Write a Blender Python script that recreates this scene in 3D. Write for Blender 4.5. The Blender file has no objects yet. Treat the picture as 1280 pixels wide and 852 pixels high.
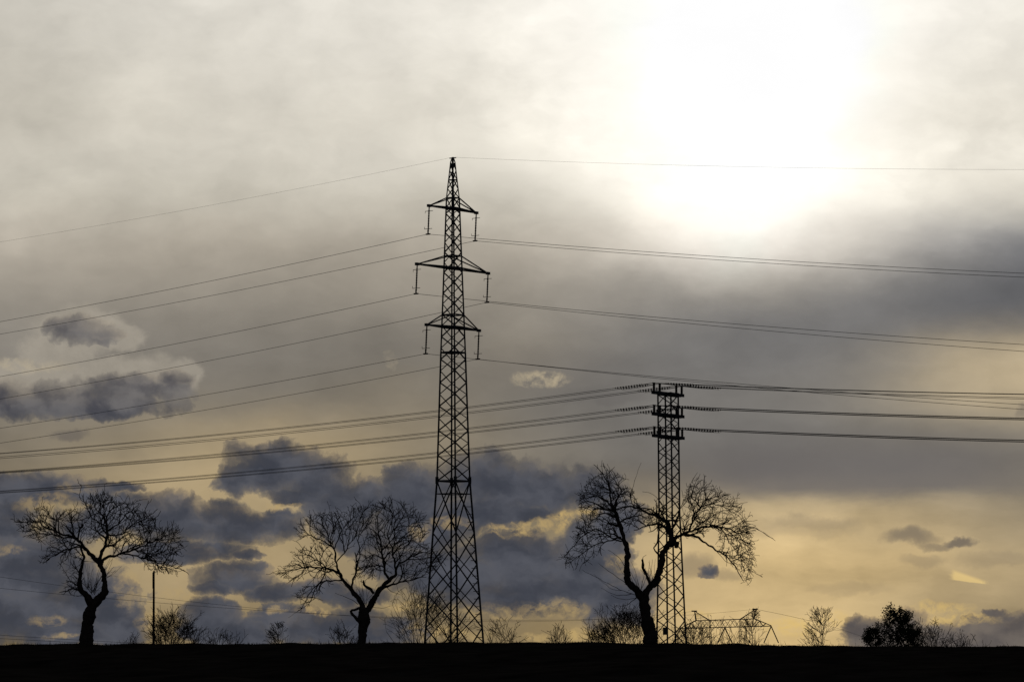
import bpy, math, random
import numpy as np
from mathutils import Vector, Matrix

# ------------------------------------------------------------------ camera, sky, sun
scene = bpy.context.scene
COL = scene.collection
W, H, F = 1280.0, 852.0, 4750.0          # photograph size and its focal length in pixels
EYE = 1.6
PITCH = math.atan(404.0 / F)
EYE_ROW = 830.0
cam_d = bpy.data.cameras.new("camera")
cam = bpy.data.objects.new("camera", cam_d)
COL.objects.link(cam)
cam.location = (0, 0, EYE)
cam.rotation_euler = (math.pi / 2 + PITCH, 0, 0)
cam_d.sensor_width = 36.0
cam_d.lens = 36.0 * F / W
cam_d.clip_start = 0.5
cam_d.clip_end = 30000
scene.camera = cam

SUN_AZ = (950 - 640) / F
SUN_EL = (830 - 110) / F

scene.view_settings.view_transform = 'Standard'
scene.view_settings.look = 'None'
scene.view_settings.exposure = 0.0
scene.view_settings.gamma = 1.0
scene.view_settings.use_curve_mapping = False
scene.render.engine = 'CYCLES'
scene.cycles.use_denoising = False
scene.cycles.max_bounces = 4

def lin(c):
    c = c / 255.0
    return c / 12.92 if c <= 0.04045 else ((c + 0.055) / 1.055) ** 2.4

def rgb(r, g, b):
    return (lin(r), lin(g), lin(b), 1.0)

world = bpy.data.worlds.new("World")
scene.world = world
world.use_nodes = True
NT = world.node_tree
NT.nodes.clear()
N, L = NT.nodes, NT.links

class S:                                  # a float or vector socket with arithmetic
    def __init__(self, sock): self.s = sock
    def __add__(self, o): return M('ADD', self, o)
    def __radd__(self, o): return M('ADD', o, self)
    def __sub__(self, o): return M('SUBTRACT', self, o)
    def __rsub__(self, o): return M('SUBTRACT', o, self)
    def __mul__(self, o): return M('MULTIPLY', self, o)
    def __rmul__(self, o): return M('MULTIPLY', o, self)
    def __truediv__(self, o): return M('DIVIDE', self, o)

def put(sock, v):
    if isinstance(v, S): L.new(v.s, sock)
    else: sock.default_value = v

def M(op, a, b=None, c=None, clamp=False):
    n = N.new('ShaderNodeMath'); n.operation = op; n.use_clamp = clamp
    put(n.inputs[0], a)
    if b is not None: put(n.inputs[1], b)
    if c is not None: put(n.inputs[2], c)
    return S(n.outputs[0])

def VM(op, a, b=None, c=None):
    n = N.new('ShaderNodeVectorMath'); n.operation = op
    put(n.inputs[0], a)
    if b is not None: put(n.inputs[1], b)
    if c is not None: put(n.inputs[2], c)
    return S(n.outputs['Value'] if op in ('DOT_PRODUCT', 'LENGTH') else n.outputs[0])

def smooth(x, a, b, lo=0.0, hi=1.0):
    n = N.new('ShaderNodeMapRange'); n.interpolation_type = 'SMOOTHSTEP'
    put(n.inputs[0], x); n.inputs[1].default_value = a; n.inputs[2].default_value = b
    n.inputs[3].default_value = lo; n.inputs[4].default_value = hi
    return S(n.outputs[0])

def comb(x, y, z=0.0):
    n = N.new('ShaderNodeCombineXYZ')
    put(n.inputs[0], x); put(n.inputs[1], y); put(n.inputs[2], z)
    return S(n.outputs[0])

def noise(vec, scale, detail=4.0, rough=0.55, color=False):
    n = N.new('ShaderNodeTexNoise'); n.noise_dimensions = '3D'
    put(n.inputs['Vector'], vec)
    n.inputs['Scale'].default_value = scale; n.inputs['Detail'].default_value = detail
    n.inputs['Roughness'].default_value = rough
    return S(n.outputs['Color'] if color else n.outputs['Fac'])

def mixc(f, a, b, blend='MIX'):
    n = N.new('ShaderNodeMix'); n.data_type = 'RGBA'; n.blend_type = blend; n.clamp_factor = True
    put(n.inputs[0], f); put(n.inputs[6], a); put(n.inputs[7], b)
    return S(n.outputs[2])

# sky coordinates: azimuth and elevation, in hundredths of 1/F radian
tc = N.new('ShaderNodeTexCoord')
sep = N.new('ShaderNodeSeparateXYZ'); L.new(tc.outputs['Generated'], sep.inputs[0])
dx, dy, dz = (S(o) for o in sep.outputs)
SX = M('ARCTAN2', dx, dy) * (F / 100.0) + 6.40
SY = 8.30 - M('ARCSINE', dz) * (F / 100.0)
P0 = comb(SX, SY)

# --- high veil of altostratus lit from behind: brightness over azimuth (columns) and elevation (rows)
ROWS = [
 [196,203,211,216,219,221,224,230,240,250,258,268,275,268,253,242,231],
 [192,200,208,213,217,220,222,227,238,248,257,275,290,273,251,240,228],
 [188,196,204,211,214,214,215,224,234,246,258,282,300,276,246,234,221],
 [188,195,202,208,209,209,211,219,231,247,256,274,288,264,237,218,215],
 [194,197,201,204,206,209,211,212,222,241,253,264,272,260,240,228,225],
 [192,191,190,190,190,192,194,193,199,224,244,256,261,250,236,223,208],
 [177,171,167,165,165,165,167,167,172,188,224,252,255,224,196,170,122],
 [154,150,147,147,147,146,144,146,149,152,159,174,176,152,135,112, 96],
 [138,133,130,130,128,125,122,127,138,133,124,121,118,113,106,101,100],
 [130,126,122,120,118,116,116,118,126,120,117,116,117,118,129,166,174],
 [121,123,122,119,117,117,124,122,114,110,114,119,121,126,141,166,172],
 [112,120,130,142,150,142,132,128,120,114,110,109,109,110,114,118,122],
 [110,124,147,160,160,150,136,120,114,111,108,112,116,118,114,112,114],
 [110,124,144,154,153,145,132,120,116,122,152,174,185,183,172,156,142],
 [108,126,148,154,151,145,132,120,116,130,166,176,177,173,160,163,155],
 [102,120,138,140,135,128,120,117,114,128,158,176,186,178,167,157,145],
 [ 92,104,112,108,106,104,106,112,118,128,162,180,187,175,160,146,132],
 [ 88, 98,104,100, 98, 96, 98,104,110,116,146,163,168,157,142,130,120],
]
WARM = [
 [12]*17, [13]*17, [14]*17,
 [15]*17, [15]*17,
 [16]*17,
 [16]*13+[14,10,4,-4],
 [14]*9+[12,11,12,13,8,3,-2,-5],
 [11]*8+[13,10,5,2,0,-1,-3,-3,-3],
 [ 9]*8+[15,8,3,1,1,2,10,34,38],
 [12]*5+[13,18,15,8,4,4,4,5,8,18,34,38],
 [15,19,25,32,38,34,28,22,15,9,4,3,3,4,7,10,13],
 [20,28,38,44,44,40,32,20,14,10,8,10,12,12,10,10,12],
 [24,30,38,44,44,40,32,24,22,30,42,50,54,54,48,40,30],
 [26,34,42,46,46,42,36,28,28,36,50,58,62,60,54,50,44],
 [26,34,40,42,40,36,32,30,30,38,50,58,62,58,52,46,40],
 [26,32,36,34,32,30,30,34,38,44,56,66,68,62,52,44,38],
 [26,32,36,34,32,30,30,34,38,44,56,66,68,62,52,44,38],
]
wn = noise(comb(SX * 0.8, SY * 1.8), 1.0, 5.0, 0.55, True)
wv = VM('MULTIPLY_ADD', wn, (0.62, 0.42, 0.0), (-0.31, -0.21, 0.0))
PW = VM('ADD', P0, wv)
sw = N.new('ShaderNodeSeparateXYZ'); L.new(PW.s, sw.inputs[0])
BX, BY = S(sw.outputs[0]), S(sw.outputs[1])
col_t = M('MULTIPLY_ADD', BX, 1 / 12.8, 0.0, clamp=True)
row_t = M('MINIMUM', M('MAXIMUM', BY * 2.0, 0.0), float(len(ROWS) - 1))
base = None
for i, row in enumerate(ROWS):
    ramp = N.new('ShaderNodeValToRGB'); cr = ramp.color_ramp; cr.interpolation = 'B_SPLINE'
    for j, g in enumerate(row):
        w = WARM[i][j]
        e = cr.elements[j] if j < 1 else (cr.elements.new(j / 16.0) if j < 16 else cr.elements[-1])
        if j in (0, 16): e.position = j / 16.0
        over = max(0, g - 245)
        w *= 1 - min(1.0, max(0.0, (g - 240) / 30.0)) * 0.35
        e.color = rgb(g + (0.34 if i < 6 else 0.42) * w + (0.5 if i < 6 else 1.5), g, g - 0.80 * w - 1.0 + 0.05 * over)
    L.new(col_t.s, ramp.inputs[0])
    d = M('ABSOLUTE', row_t - float(i))
    a = M('MAXIMUM', 1.5 - d, 0.0); b = M('MAXIMUM', 0.5 - d, 0.0)
    wgt = (a * a - b * b * 3.0) * 0.5
    if i == 0: wgt = wgt + M('MULTIPLY', M('MAXIMUM', 0.5 - row_t, 0.0), M('MAXIMUM', 0.5 - row_t, 0.0)) * 0.5
    if i == len(ROWS) - 1:
        k = M('MAXIMUM', row_t - (len(ROWS) - 1.5), 0.0); wgt = wgt + k * k * 0.5
    sc_ = VM('SCALE', S(ramp.outputs[0])); L.new(wgt.s, sc_.s.node.inputs['Scale'])
    base = sc_ if base is None else VM('ADD', base, sc_)
# streaks and mottling inside the veil
st = noise(VM('MULTIPLY_ADD', PW, (0.7, 2.4, 0.0), (0.0, 0.0, 3.0)), 1.0, 6.0, 0.55)
st2 = noise(VM('MULTIPLY_ADD', PW, (0.9, 1.15, 0.0), (0.0, 0.0, 7.0)), 1.0, 6.0, 0.52)
stamp = smooth(SY, 1.0, 6.5, 0.08, 0.30) + smooth(SY, 6.0, 6.5) * smooth(SX, 8.0, 9.5) * 0.40
st3 = noise(VM('MULTIPLY_ADD', PW, (1.6, 2.7, 0.0), (4.0, 2.0, 11.0)), 1.0, 7.0, 0.58)
sund = VM('LENGTH', VM('MULTIPLY_ADD', P0, (0.85, 1.0, 0.0), (-9.45 * 0.85, -0.9, 0.0)))
quiet = smooth(sund, 0.7, 2.6, 0.12, 1.0)
mod = 1.0 + ((st - 0.5) * stamp + (st2 - 0.5) * 0.44 + (st3 - 0.5) * 0.22) * quiet
er = N.new('ShaderNodeValToRGB'); er.color_ramp.interpolation = 'B_SPLINE'
EDGE = [(0, 230), (0.35, 200), (0.50, 205), (0.56, 232), (0.63, 282), (0.69, 306), (0.74, 310), (0.79, 292), (0.84, 262), (0.89, 280), (0.94, 262), (1.0, 246)]
for j, (p_, v_) in enumerate(EDGE):
    e = er.color_ramp.elements[0] if j == 0 else (er.color_ramp.elements[-1] if j == len(EDGE) - 1 else er.color_ramp.elements.new(p_))
    e.position = p_; k_ = v_ / 400.0; e.color = (k_, k_, k_, 1)
L.new(col_t.s, er.inputs[0])
eg = BY - S(er.outputs[0]) * 4.0 + (st3 - 0.5) * 0.9 + (st2 - 0.5) * 0.5
near = M('EXPONENT', M('MULTIPLY', eg * eg, -1.3))
side = smooth(BX, 4.5, 7.0)
mod = mod * (1.0 + near * side * smooth(eg, -0.42, 0.50, 0.15, -0.11))
vs = VM('SCALE', base); L.new(mod.s, vs.s.node.inputs['Scale'])
base = vs

# --- cumulus: (x, y, half width, half height) on the same angular grid
CUM = [
 (94,415,44,20),(126,424,26,12),
 (165,486,92,21),(212,480,34,16),(70,502,100,24),(10,502,60,28),(120,508,110,20),
 (338,588,76,38),(392,602,64,38),(298,598,40,26),(450,624,68,34),(520,616,60,40),(430,644,66,30),(375,622,50,16),
 (612,602,84,38),(682,612,68,32),(740,608,54,28),(600,638,74,26),(520,660,86,44),(455,668,60,30),(560,650,60,30),
 (650,694,100,34),(700,728,118,40),(630,742,96,28),(742,694,56,46),(775,745,54,46),(560,716,96,34),(500,705,60,26),(650,640,66,13),(770,650,40,34),
 (884,716,14,10.5),
 (30,614,110,26),(100,618,60,20),(0,655,56,36),(62,690,62,34),
 (170,642,72,30),(214,650,70,36),(284,655,100,29),(344,652,50,20),(112,656,54,26),(158,612,30,6),
 (50,718,100,42),(112,742,76,42),(30,768,84,38),(146,776,38,36),(90,792,90,22),
 (244,690,80,17),(196,692,56,17),(312,694,22,8),
 (298,722,58,23),(272,735,30,14),(348,740,50,15),
 (266,772,48,25),(300,790,60,24),(245,788,26,18),(372,781,70,23),(345,770,38,17),(432,784,74,24),(485,790,66,20),(400,738,54,15),(450,745,50,14),
 (1072,790,26,22),(1064,776,12,10),(1102,797,64,26),(1136,788,34,26),(1172,796,70,24),(1160,790,60,16),(1200,794,60,16),(1248,794,66,30),(1215,800,60,18),(1290,786,44,30),
 (1233,766,15,6),(1208,775,13,5),(1254,772,12,5),
]
DRAB = [(1197,679,20,6,0.75),(1172,684,26,5,0.5),(868,706,26,16,0.45),(905,720,22,9,0.3),(1138,672,40,13,0.6),(1000,660,80,16,0.22),(1240,700,60,12,0.2),(1060,735,60,8,0.15),(1150,700,30,8,0.25),(88,545,26,9,0.5),(690,460,120,30,0.16),(760,495,80,12,0.22),(1020,655,60,9,0.12),
        (900,580,160,24,0.14),(700,590,120,18,0.2),(650,770,140,10,0.18),(830,610,60,26,0.2),(1275,515,10,10,0.35)]
GLOW = [  # torn thin cloud lit through: x, y, rx, ry, amount
 (676,474,36,10,0.62),(636,664,36,8,0.95),(664,656,34,7,0.75),(712,645,26,9,1.0),(702,656,12,9,0.8),(735,642,14,5,0.7),
 (520,666,16,10,0.55),(560,654,30,8,0.6),(505,759,26,7,0.9),(395,764,28,5,0.75),(345,762,16,5,0.6),(360,634,22,5,0.7),(64,774,22,8,0.45),(80,797,24,5,0.6),
 (487,452,8,12,0.2),(540,790,34,12,0.9),(585,795,24,8,0.8),(665,796,20,6,0.7),(722,792,22,10,0.8),(690,760,44,14,0.5),(620,768,60,10,0.45),
 (868,768,20,8,0.55),(985,785,40,16,0.6),(1040,770,20,12,0.5),(1170,762,40,8,0.5),(1195,775,50,8,0.5),
 (60,630,40,12,0.5),(100,612,30,8,0.35),(20,690,22,8,0.4),(160,740,16,26,0.45),(190,775,20,16,0.6),(230,745,34,10,0.4),(770,700,14,10,0.4),(30,460,60,10,0.3)]

nz1 = noise(P0, 2.0, 6.0, 0.6, True)
nz2 = noise(VM('ADD', P0, (5.3, 2.1, 1.7)), 6.5, 6.0, 0.6, True)
w1 = VM('MULTIPLY_ADD', nz1, (0.42, 0.30, 0.0), (-0.21, -0.15, 0.0))
w2 = VM('MULTIPLY_ADD', nz2, (0.15, 0.12, 0.0), (-0.075, -0.06, 0.0))
PC = VM('ADD', VM('ADD', P0, w1), w2)

def blobs(P, items):
    q = None
    for it in items:
        cx, cy, rx, ry = (v / 100.0 for v in it[:4])
        v = VM('MULTIPLY_ADD', P, (1 / rx, 1 / ry, 0.0), (-cx / rx, -cy / ry, 0.0))
        k = VM('DOT_PRODUCT', v, v)
        q = k if q is None else M('MINIMUM', q, k)
    return 1.0 - M('SQRT', q)

fb = noise(VM('ADD', PC, (1.1, 8.2, 4.0)), 2.3, 9.0, 0.60)
fbf = (fb - 0.5) * 1.25
d1 = blobs(PC, CUM) + fbf
d2 = blobs(VM('ADD', PC, (0.05, -0.13, 0.0)), CUM) + fbf
shy = SY + (st - 0.5) * 0.35
sheet = smooth(shy, 6.32, 6.10) * smooth(SY, 5.2, 5.9) * smooth(SX, 8.0, 9.6) * smooth(SX, 14.2, 11.4) * 0.75
base = mixc(sheet, base, rgb(108, 104, 103))
high = smooth(SY, 5.5, 4.9)                       # the upper cloud is paler and colder than the low ones
right = smooth(SX, 9.4, 10.6)
tone = noise(VM('MULTIPLY_ADD', PC, (0.8, 1.3, 1.0), (9.0, 3.0, 2.0)), 1.6, 6.0, 0.50)
tone2 = noise(VM('MULTIPLY_ADD', PC, (0.9, 1.4, 1.0), (3.0, 8.0, 6.0)), 2.2, 6.0, 0.50)
tau = M('MAXIMUM', d1 + 0.01 + high * 0.01, 0.0) * smooth(tone, 0.30, 0.68, 0.85, 2.0) * (5.4 - high * 2.8)
alpha = 1.0 - M('EXPONENT', tau * -1.0)
lit = smooth(d1 - d2, 0.03, 0.50) * M('EXPONENT', tau * -0.55) * smooth(tone2, 0.34, 0.62, 0.25, 1.0)
HALO = [(100,416,70,34),(150,425,34,22),(165,468,100,28),(226,472,34,27),(60,476,90,26),(30,470,50,24),(70,440,60,30)]
hd = blobs(PC, HALO) + fbf * 0.75
hal = smooth(hd, -0.06, 0.42) * 0.60
htone = noise(VM('ADD', PC, (2.0, 7.0, 5.0)), 2.2, 6.0, 0.6)
hc = VM('SCALE', rgb(168, 160, 146)[:3]); L.new((0.62 + htone * 0.76).s, hc.s.node.inputs['Scale'])
base = mixc(hal, base, hc)

for x, y, rx, ry, amt in DRAB:
    v = VM('MULTIPLY_ADD', PC, (100 / rx, 100 / ry, 0.0), (-x / rx, -y / ry, 0.0))
    f = smooth(VM('DOT_PRODUCT', v, v), 1.3, 0.0) * amt
    base = mixc(f, base, rgb(88, 84, 84))

sh = smooth(tone2 + (tone - 0.5) * 0.6, 0.34, 0.72)
dark = mixc(sh, rgb(61, 64, 73), rgb(84, 86, 94))
dark = mixc(high, dark, mixc(sh, rgb(68, 68, 75), rgb(112, 109, 108)))
dark = mixc(right * (1.0 - high), dark, mixc(sh, rgb(86, 81, 80), rgb(112, 104, 97)))
gold = VM('MULTIPLY', base, (1.28, 1.20, 1.08))
cloud = mixc(lit * 0.85, dark, gold)
sky = mixc(alpha, base, cloud)

gl = None
for x, y, rx, ry, amt in GLOW:
    v = VM('MULTIPLY_ADD', PC, (100 / rx, 100 / ry, 0.0), (-x / rx, -y / ry, 0.0))
    f = smooth(VM('DOT_PRODUCT', v, v), 1.5, 0.0) * amt
    gl = f if gl is None else M('MAXIMUM', gl, f)
fg = noise(VM('ADD', PC, (4.0, 1.0, 6.0)), 7.0, 8.0, 0.65)
gl = gl * smooth(fg, 0.36, 0.62)
gcol = mixc(smooth(SX, 5.5, 10.5), rgb(178, 153, 106), rgb(222, 188, 112))
gcol = mixc(smooth(SY, 5.6, 4.9), gcol, rgb(196, 180, 148))
sky = mixc(gl, sky, gcol)
lx = SX + (fg - 0.5) * 0.22; ly = SY + (fg - 0.5) * 0.06
lt = ly - 7.255 - (lx - 12.08) * 0.13
lens = smooth(M('ABSOLUTE', lx - 12.08) * 4.0, 1.05, 0.62) * smooth(lt, 0.035 , 0.02) * smooth(lt + (lx - 12.08) * -0.22, -0.075, -0.02)
sky = mixc(lens * 0.6, sky, rgb(238, 206, 134))

# the rest of the sky, away from the veiled sun: dim blue-grey overcast over a clear-sky base
nish = N.new('ShaderNodeTexSky'); nish.sky_type = 'NISHITA'; nish.sun_disc = False
nish.sun_elevation = SUN_EL; nish.sun_rotation = SUN_AZ; nish.air_density = 1.0; nish.dust_density = 2.0
clear = VM('SCALE', S(nish.outputs[0])); clear.s.node.inputs['Scale'].default_value = 0.05
gn = noise(S(tc.outputs['Generated']), 5.0, 6.0, 0.6)
grey = VM('SCALE', rgb(74, 77, 86)[:3]); L.new((0.45 + gn * 1.1).s, grey.s.node.inputs['Scale'])
rest = mixc(0.85, clear, grey)
out_az = smooth(M('ABSOLUTE', SX - 6.4), 7.5, 26.0)
out_el = smooth(SY, -0.5, -13.0)
outf = 1.0 - (1.0 - out_az) * (1.0 - out_el)
sky = mixc(outf, sky, rest)
bg = N.new('ShaderNodeBackground'); put(bg.inputs[0], sky); bg.inputs[1].default_value = 1.0
wo = N.new('ShaderNodeOutputWorld'); L.new(bg.outputs[0], wo.inputs[0])
world.cycles.sampling_method = 'MANUAL'
world.cycles.sample_map_resolution = 512

sl = bpy.data.lights.new("sun", 'SUN')
sl.energy = 0.5; sl.angle = math.radians(10); sl.color = (1.0, 0.9, 0.74)
sun = bpy.data.objects.new("sun", sl); COL.objects.link(sun)
sd = Vector((math.sin(SUN_AZ) * math.cos(SUN_EL), math.cos(SUN_AZ) * math.cos(SUN_EL), math.sin(SUN_EL)))
sun.rotation_euler = sd.to_track_quat('Z', 'Y').to_euler()

# ------------------------------------------------------------------ helpers
cp, sp = math.cos(PITCH), math.sin(PITCH)
def at(px, py, Y):
    """the point at distance Y that stands at this place of the photograph"""
    x, y = (px - W / 2) / F, (H / 2 - py) / F
    d = (x, cp - y * sp, sp + y * cp)
    k = Y / d[1]
    return Vector((d[0] * k, Y, EYE + d[2] * k))

def material(name, c, rough=1.0, spec=0.0, scale=8.0, vary=0.45, metal=0.0):
    m = bpy.data.materials.new(name); m.use_nodes = True
    nt = m.node_tree; b = nt.nodes['Principled BSDF']
    b.inputs['Roughness'].default_value = rough
    b.inputs['Specular IOR Level'].default_value = spec
    b.inputs['Metallic'].default_value = metal
    t = nt.nodes.new('ShaderNodeTexCoord'); n = nt.nodes.new('ShaderNodeTexNoise')
    n.inputs['Scale'].default_value = scale; n.inputs['Detail'].default_value = 5
    r = nt.nodes.new('ShaderNodeValToRGB')
    r.color_ramp.elements[0].position = 0.3; r.color_ramp.elements[1].position = 0.7
    r.color_ramp.elements[0].color = [v * (1 - vary) for v in c] + [1]
    r.color_ramp.elements[1].color = [v * (1 + vary) for v in c] + [1]
    nt.links.new(t.outputs['Object'], n.inputs['Vector']); nt.links.new(n.outputs['Fac'], r.inputs[0])
    nt.links.new(r.outputs[0], b.inputs['Base Color'])
    return m

MAT = dict(
    bark=material('dark_bark', (0.030, 0.024, 0.020), scale=14),
    twig=material('twig_bark', (0.032, 0.024, 0.019), scale=6),
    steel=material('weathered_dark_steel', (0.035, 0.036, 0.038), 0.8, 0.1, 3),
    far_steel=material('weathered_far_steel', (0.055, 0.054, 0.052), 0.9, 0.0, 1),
    wire=material('aluminium_conductor', (0.05, 0.05, 0.05), 0.9, 0.05, 2),
    porcelain=material('brown_glazed_porcelain', (0.030, 0.018, 0.013), 0.6, 0.1, 9),
    wood=material('tarred_wood', (0.026, 0.021, 0.017), scale=9),
    leaf=material('dark_leaf', (0.022, 0.026, 0.014), scale=5),
    grass=material('dry_winter_grass', (0.020, 0.018, 0.011), scale=5),
    soil=material('damp_field_soil', (0.017, 0.014, 0.011), scale=1.1),
)

def tag(o, label=None, cat=None, group=None, kind=None):
    for k, v in (('label', label), ('category', cat), ('group', group), ('kind', kind)):
        if v: o[k] = v
    return o

BR = random.Random(77)
class MB:
    def __init__(self): self.v, self.f = [], []
    def bar(self, p, q, w=0.1, h=None):
        """a straight steel member of rectangular section"""
        p, q = Vector(p), Vector(q); h = h or w
        d = (q - p)
        if d.length < 1e-6: return self
        d.normalize()
        up = Vector((0, 0, 1)) if abs(d.z) < 0.95 else Vector((0, 1, 0))
        s = d.cross(up).normalized(); u = s.cross(d)
        n = len(self.v)
        for c in (p, q):
            for a, b in ((-1, -1), (1, -1), (1, 1), (-1, 1)):
                self.v.append(c + s * (a * w / 2) + u * (b * h / 2))
        self.f += [(n, n+1, n+2, n+3)[::-1], (n+4, n+5, n+6, n+7)]
        for i in range(4):
            j = (i + 1) % 4
            self.f.append((n+i, n+j, n+4+j, n+4+i))
        return self
    def angle(self, p, q, w=0.12, t=0.02):
        """an L-shaped angle iron"""
        p, q = Vector(p), Vector(q); d = (q - p).normalized()
        up = Vector((0, 0, 1)) if abs(d.z) < 0.95 else Vector((0, 1, 0))
        s = d.cross(up).normalized(); u = s.cross(d)
        sec = [(0, 0), (w, 0), (w, t), (t, t), (t, w), (0, w)]
        n = len(self.v)
        for c in (p, q):
            for a, b in sec: self.v.append(c + s * (a - w / 2) + u * (b - w / 2))
        self.f += [tuple(range(n, n+6))[::-1], tuple(range(n+6, n+12))]
        for i in range(6):
            j = (i + 1) % 6; self.f.append((n+i, n+j, n+6+j, n+6+i))
        return self
    def tube(self, pts, rad, sides=6, cap=True, rough=0.0):
        pts = [Vector(p) for p in pts]
        if not hasattr(rad, '__len__'): rad = [rad] * len(pts)
        n = len(self.v); ref = None
        for i, p in enumerate(pts):
            d = (pts[min(i+1, len(pts)-1)] - pts[max(i-1, 0)])
            if d.length < 1e-9: d = Vector((0, 0, 1))
            d.normalize()
            if ref is None:
                ref = d.orthogonal().normalized()
            ref = (ref - d * ref.dot(d))
            if ref.length < 1e-6: ref = d.orthogonal()
            ref.normalize(); b = d.cross(ref)
            for k in range(sides):
                a = 2 * math.pi * k / sides
                self.v.append(p + (ref * math.cos(a) + b * math.sin(a)) * (rad[i] * (1 + (BR.gauss(0, rough) if rough else 0))))
        for i in range(len(pts) - 1):
            for k in range(sides):
                j = (k + 1) % sides
                self.f.append((n+i*sides+k, n+i*sides+j, n+(i+1)*sides+j, n+(i+1)*sides+k))
        if cap:
            self.f.append(tuple(n + k for k in range(sides))[::-1])
            self.f.append(tuple(n + (len(pts)-1)*sides + k for k in range(sides)))
        return self
    def build(self, name, mat, parent=None, origin=None, smooth_=False):
        o_ = Vector(origin) if origin is not None else (Vector(parent['_o']) if parent is not None and '_o' in parent else Vector())
        me = bpy.data.meshes.new(name)
        me.from_pydata([tuple(v - o_) for v in self.v], [], self.f)
        me.materials.append(mat)
        if smooth_: me.shade_smooth()
        ob = bpy.data.objects.new(name, me); COL.objects.link(ob)
        if parent is not None:
            ob.parent = parent; ob['_o'] = tuple(o_)
        else:
            ob.location = o_
        return ob

def empty(name, loc):
    o = bpy.data.objects.new(name, None); COL.objects.link(o)
    o.location = loc; o['_o'] = tuple(loc); o.empty_display_size = 0.5
    return o

# ------------------------------------------------------------------ ground
YC = 150.0
_cx = [-2000, 0, 250, 500, 700, 850, 1000, 1280, 3300]
_cy = [808.5, 808, 807.5, 806.5, 806, 807, 809.5, 811.5, 813.5]
def crest_row(px): return float(np.interp(px, _cx, _cy))
_rng = np.random.RandomState(4)
_ph = _rng.uniform(0, 6.28, 24); _fr = _rng.uniform(0.15, 3.2, 24)
def bumps(x, y):
    s = 0.0
    for i in range(24): s += math.sin(x * _fr[i] + y * _fr[(i * 7) % 24] * 0.7 + _ph[i]) / (1 + _fr[i])
    return 0.034 * s
def ground(x, y):
    px = 640 + F * x / YC
    off = EYE + (EYE_ROW - crest_row(px)) * YC / F
    sl_ = (EYE_ROW - 803.0) / F
    yy = min(max(y, 0.0), 400.0)
    z = off - 7.1e-5 * (yy - YC) ** 2 + sl_ * (yy - YC)
    if y > 400: z += -0.010 * (min(y, 1700.0) - 400)
    return z + (bumps(x, y) if 40 < y < 420 else 0.0)

xs = sorted(set(list(np.linspace(-30, 30, 241)) + list(np.linspace(-120, 120, 61)) + list(np.linspace(-900, 900, 31)) + [-6000, -3000, 3000, 6000]))
ys = sorted(set(list(np.linspace(60, 180, 161)) + list(np.linspace(-100, 420, 53)) + list(np.linspace(420, 1800, 24)) + [3000, 6000, 12000]))
me = bpy.data.meshes.new('field')
gv = [(x, y, ground(x, y)) for y in ys for x in xs]
nx = len(xs)
gf = [(j*nx+i, j*nx+i+1, (j+1)*nx+i+1, (j+1)*nx+i) for j in range(len(ys)-1) for i in range(nx-1)]
me.from_pydata(gv, [], gf); me.materials.append(MAT['soil'])
field = bpy.data.objects.new('ground', me); COL.objects.link(field)
tag(field, kind='structure')

R = random.Random(11)
g = MB()
for i in range(26000):
    x = R.uniform(-24, 24)
    y = R.choice((R.uniform(120, 152), R.uniform(143, 153)))
    z = ground(x, y) - 0.01
    clump = 0.5 + 0.5 * math.sin(x * 3.1 + 2 * math.sin(x * 1.3)) * math.sin(x * 0.77 + 1)
    h = R.uniform(0.02, 0.08) + (0.15 * clump ** 2 * R.random() ** 2)
    if R.random() < 0.012: h += R.uniform(0.08, 0.3)
    a = R.uniform(0, 6.28); w = R.uniform(0.006, 0.014); l = R.uniform(-0.5, 0.5) * h; m_ = R.uniform(-0.5, 0.5) * h
    n = len(g.v); cx_, sx_ = math.cos(a) * w, math.sin(a) * w
    g.v += [Vector((x - cx_, y - sx_, z)), Vector((x + cx_, y + sx_, z)), Vector((x + l, y + m_, z + h))]
    g.f.append((n, n+1, n+2))
gr = g.build('grass', MAT['grass'])
tag(gr, 'short dry grass along the dark crest of the field', 'grass', kind='stuff')

# ------------------------------------------------------------------ lattice pylons
def face_corners(c, a, e, v):
    return [c + e * (sx_ * a) + v * (sy_ * a) for sx_, sy_ in ((-1, -1), (1, -1), (1, 1), (-1, 1))]

# tall pylon
D1 = 282.0
PHI = math.radians(52.4)
E1 = Vector((math.cos(PHI), math.sin(PHI), 0)); V1 = Vector((-math.sin(PHI), math.cos(PHI), 0))
S1 = D1 / F
rows1 = [197.5, 203, 247.4, 260.5, 320, 335, 393.5, 409, 440.6, 534, 600.8, 639.5, 804]
half1 = [1.0, 2.8, 8.0, 9.0, 10.7, 11.3, 13.6, 14.2, 15.3, 18.4, 20.5, 23.6, 36.6]
def half_at(row):
    if row > 804: return 36.6 + (row - 804) * (36.6 - 23.6) / 164.5
    return float(np.interp(row, rows1, half1))
def cen1(row): return at(np.interp(row, [197, 560, 804], [566.0, 566.6, 567.6]), row, D1)
def quad1(row):
    return face_corners(cen1(row), half_at(row) * S1 / (math.cos(PHI) + math.sin(PHI)), E1, V1)
gz = ground(cen1(804).x, D1)
BASE_ROW1 = EYE_ROW - (gz - 0.2 - EYE) / S1
b1 = cen1(BASE_ROW1)
pylon = empty('lattice_pylon', (b1.x, b1.y, gz))
tag(pylon, 'tall dark lattice pylon with three crossarms and a pointed top, highest thing in the scene', 'pylon', 'lattice pylons in the field')
brk = [BASE_ROW1, 804, 600.8, 440.6, 320, 247.4, 203, 197.5]
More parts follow.
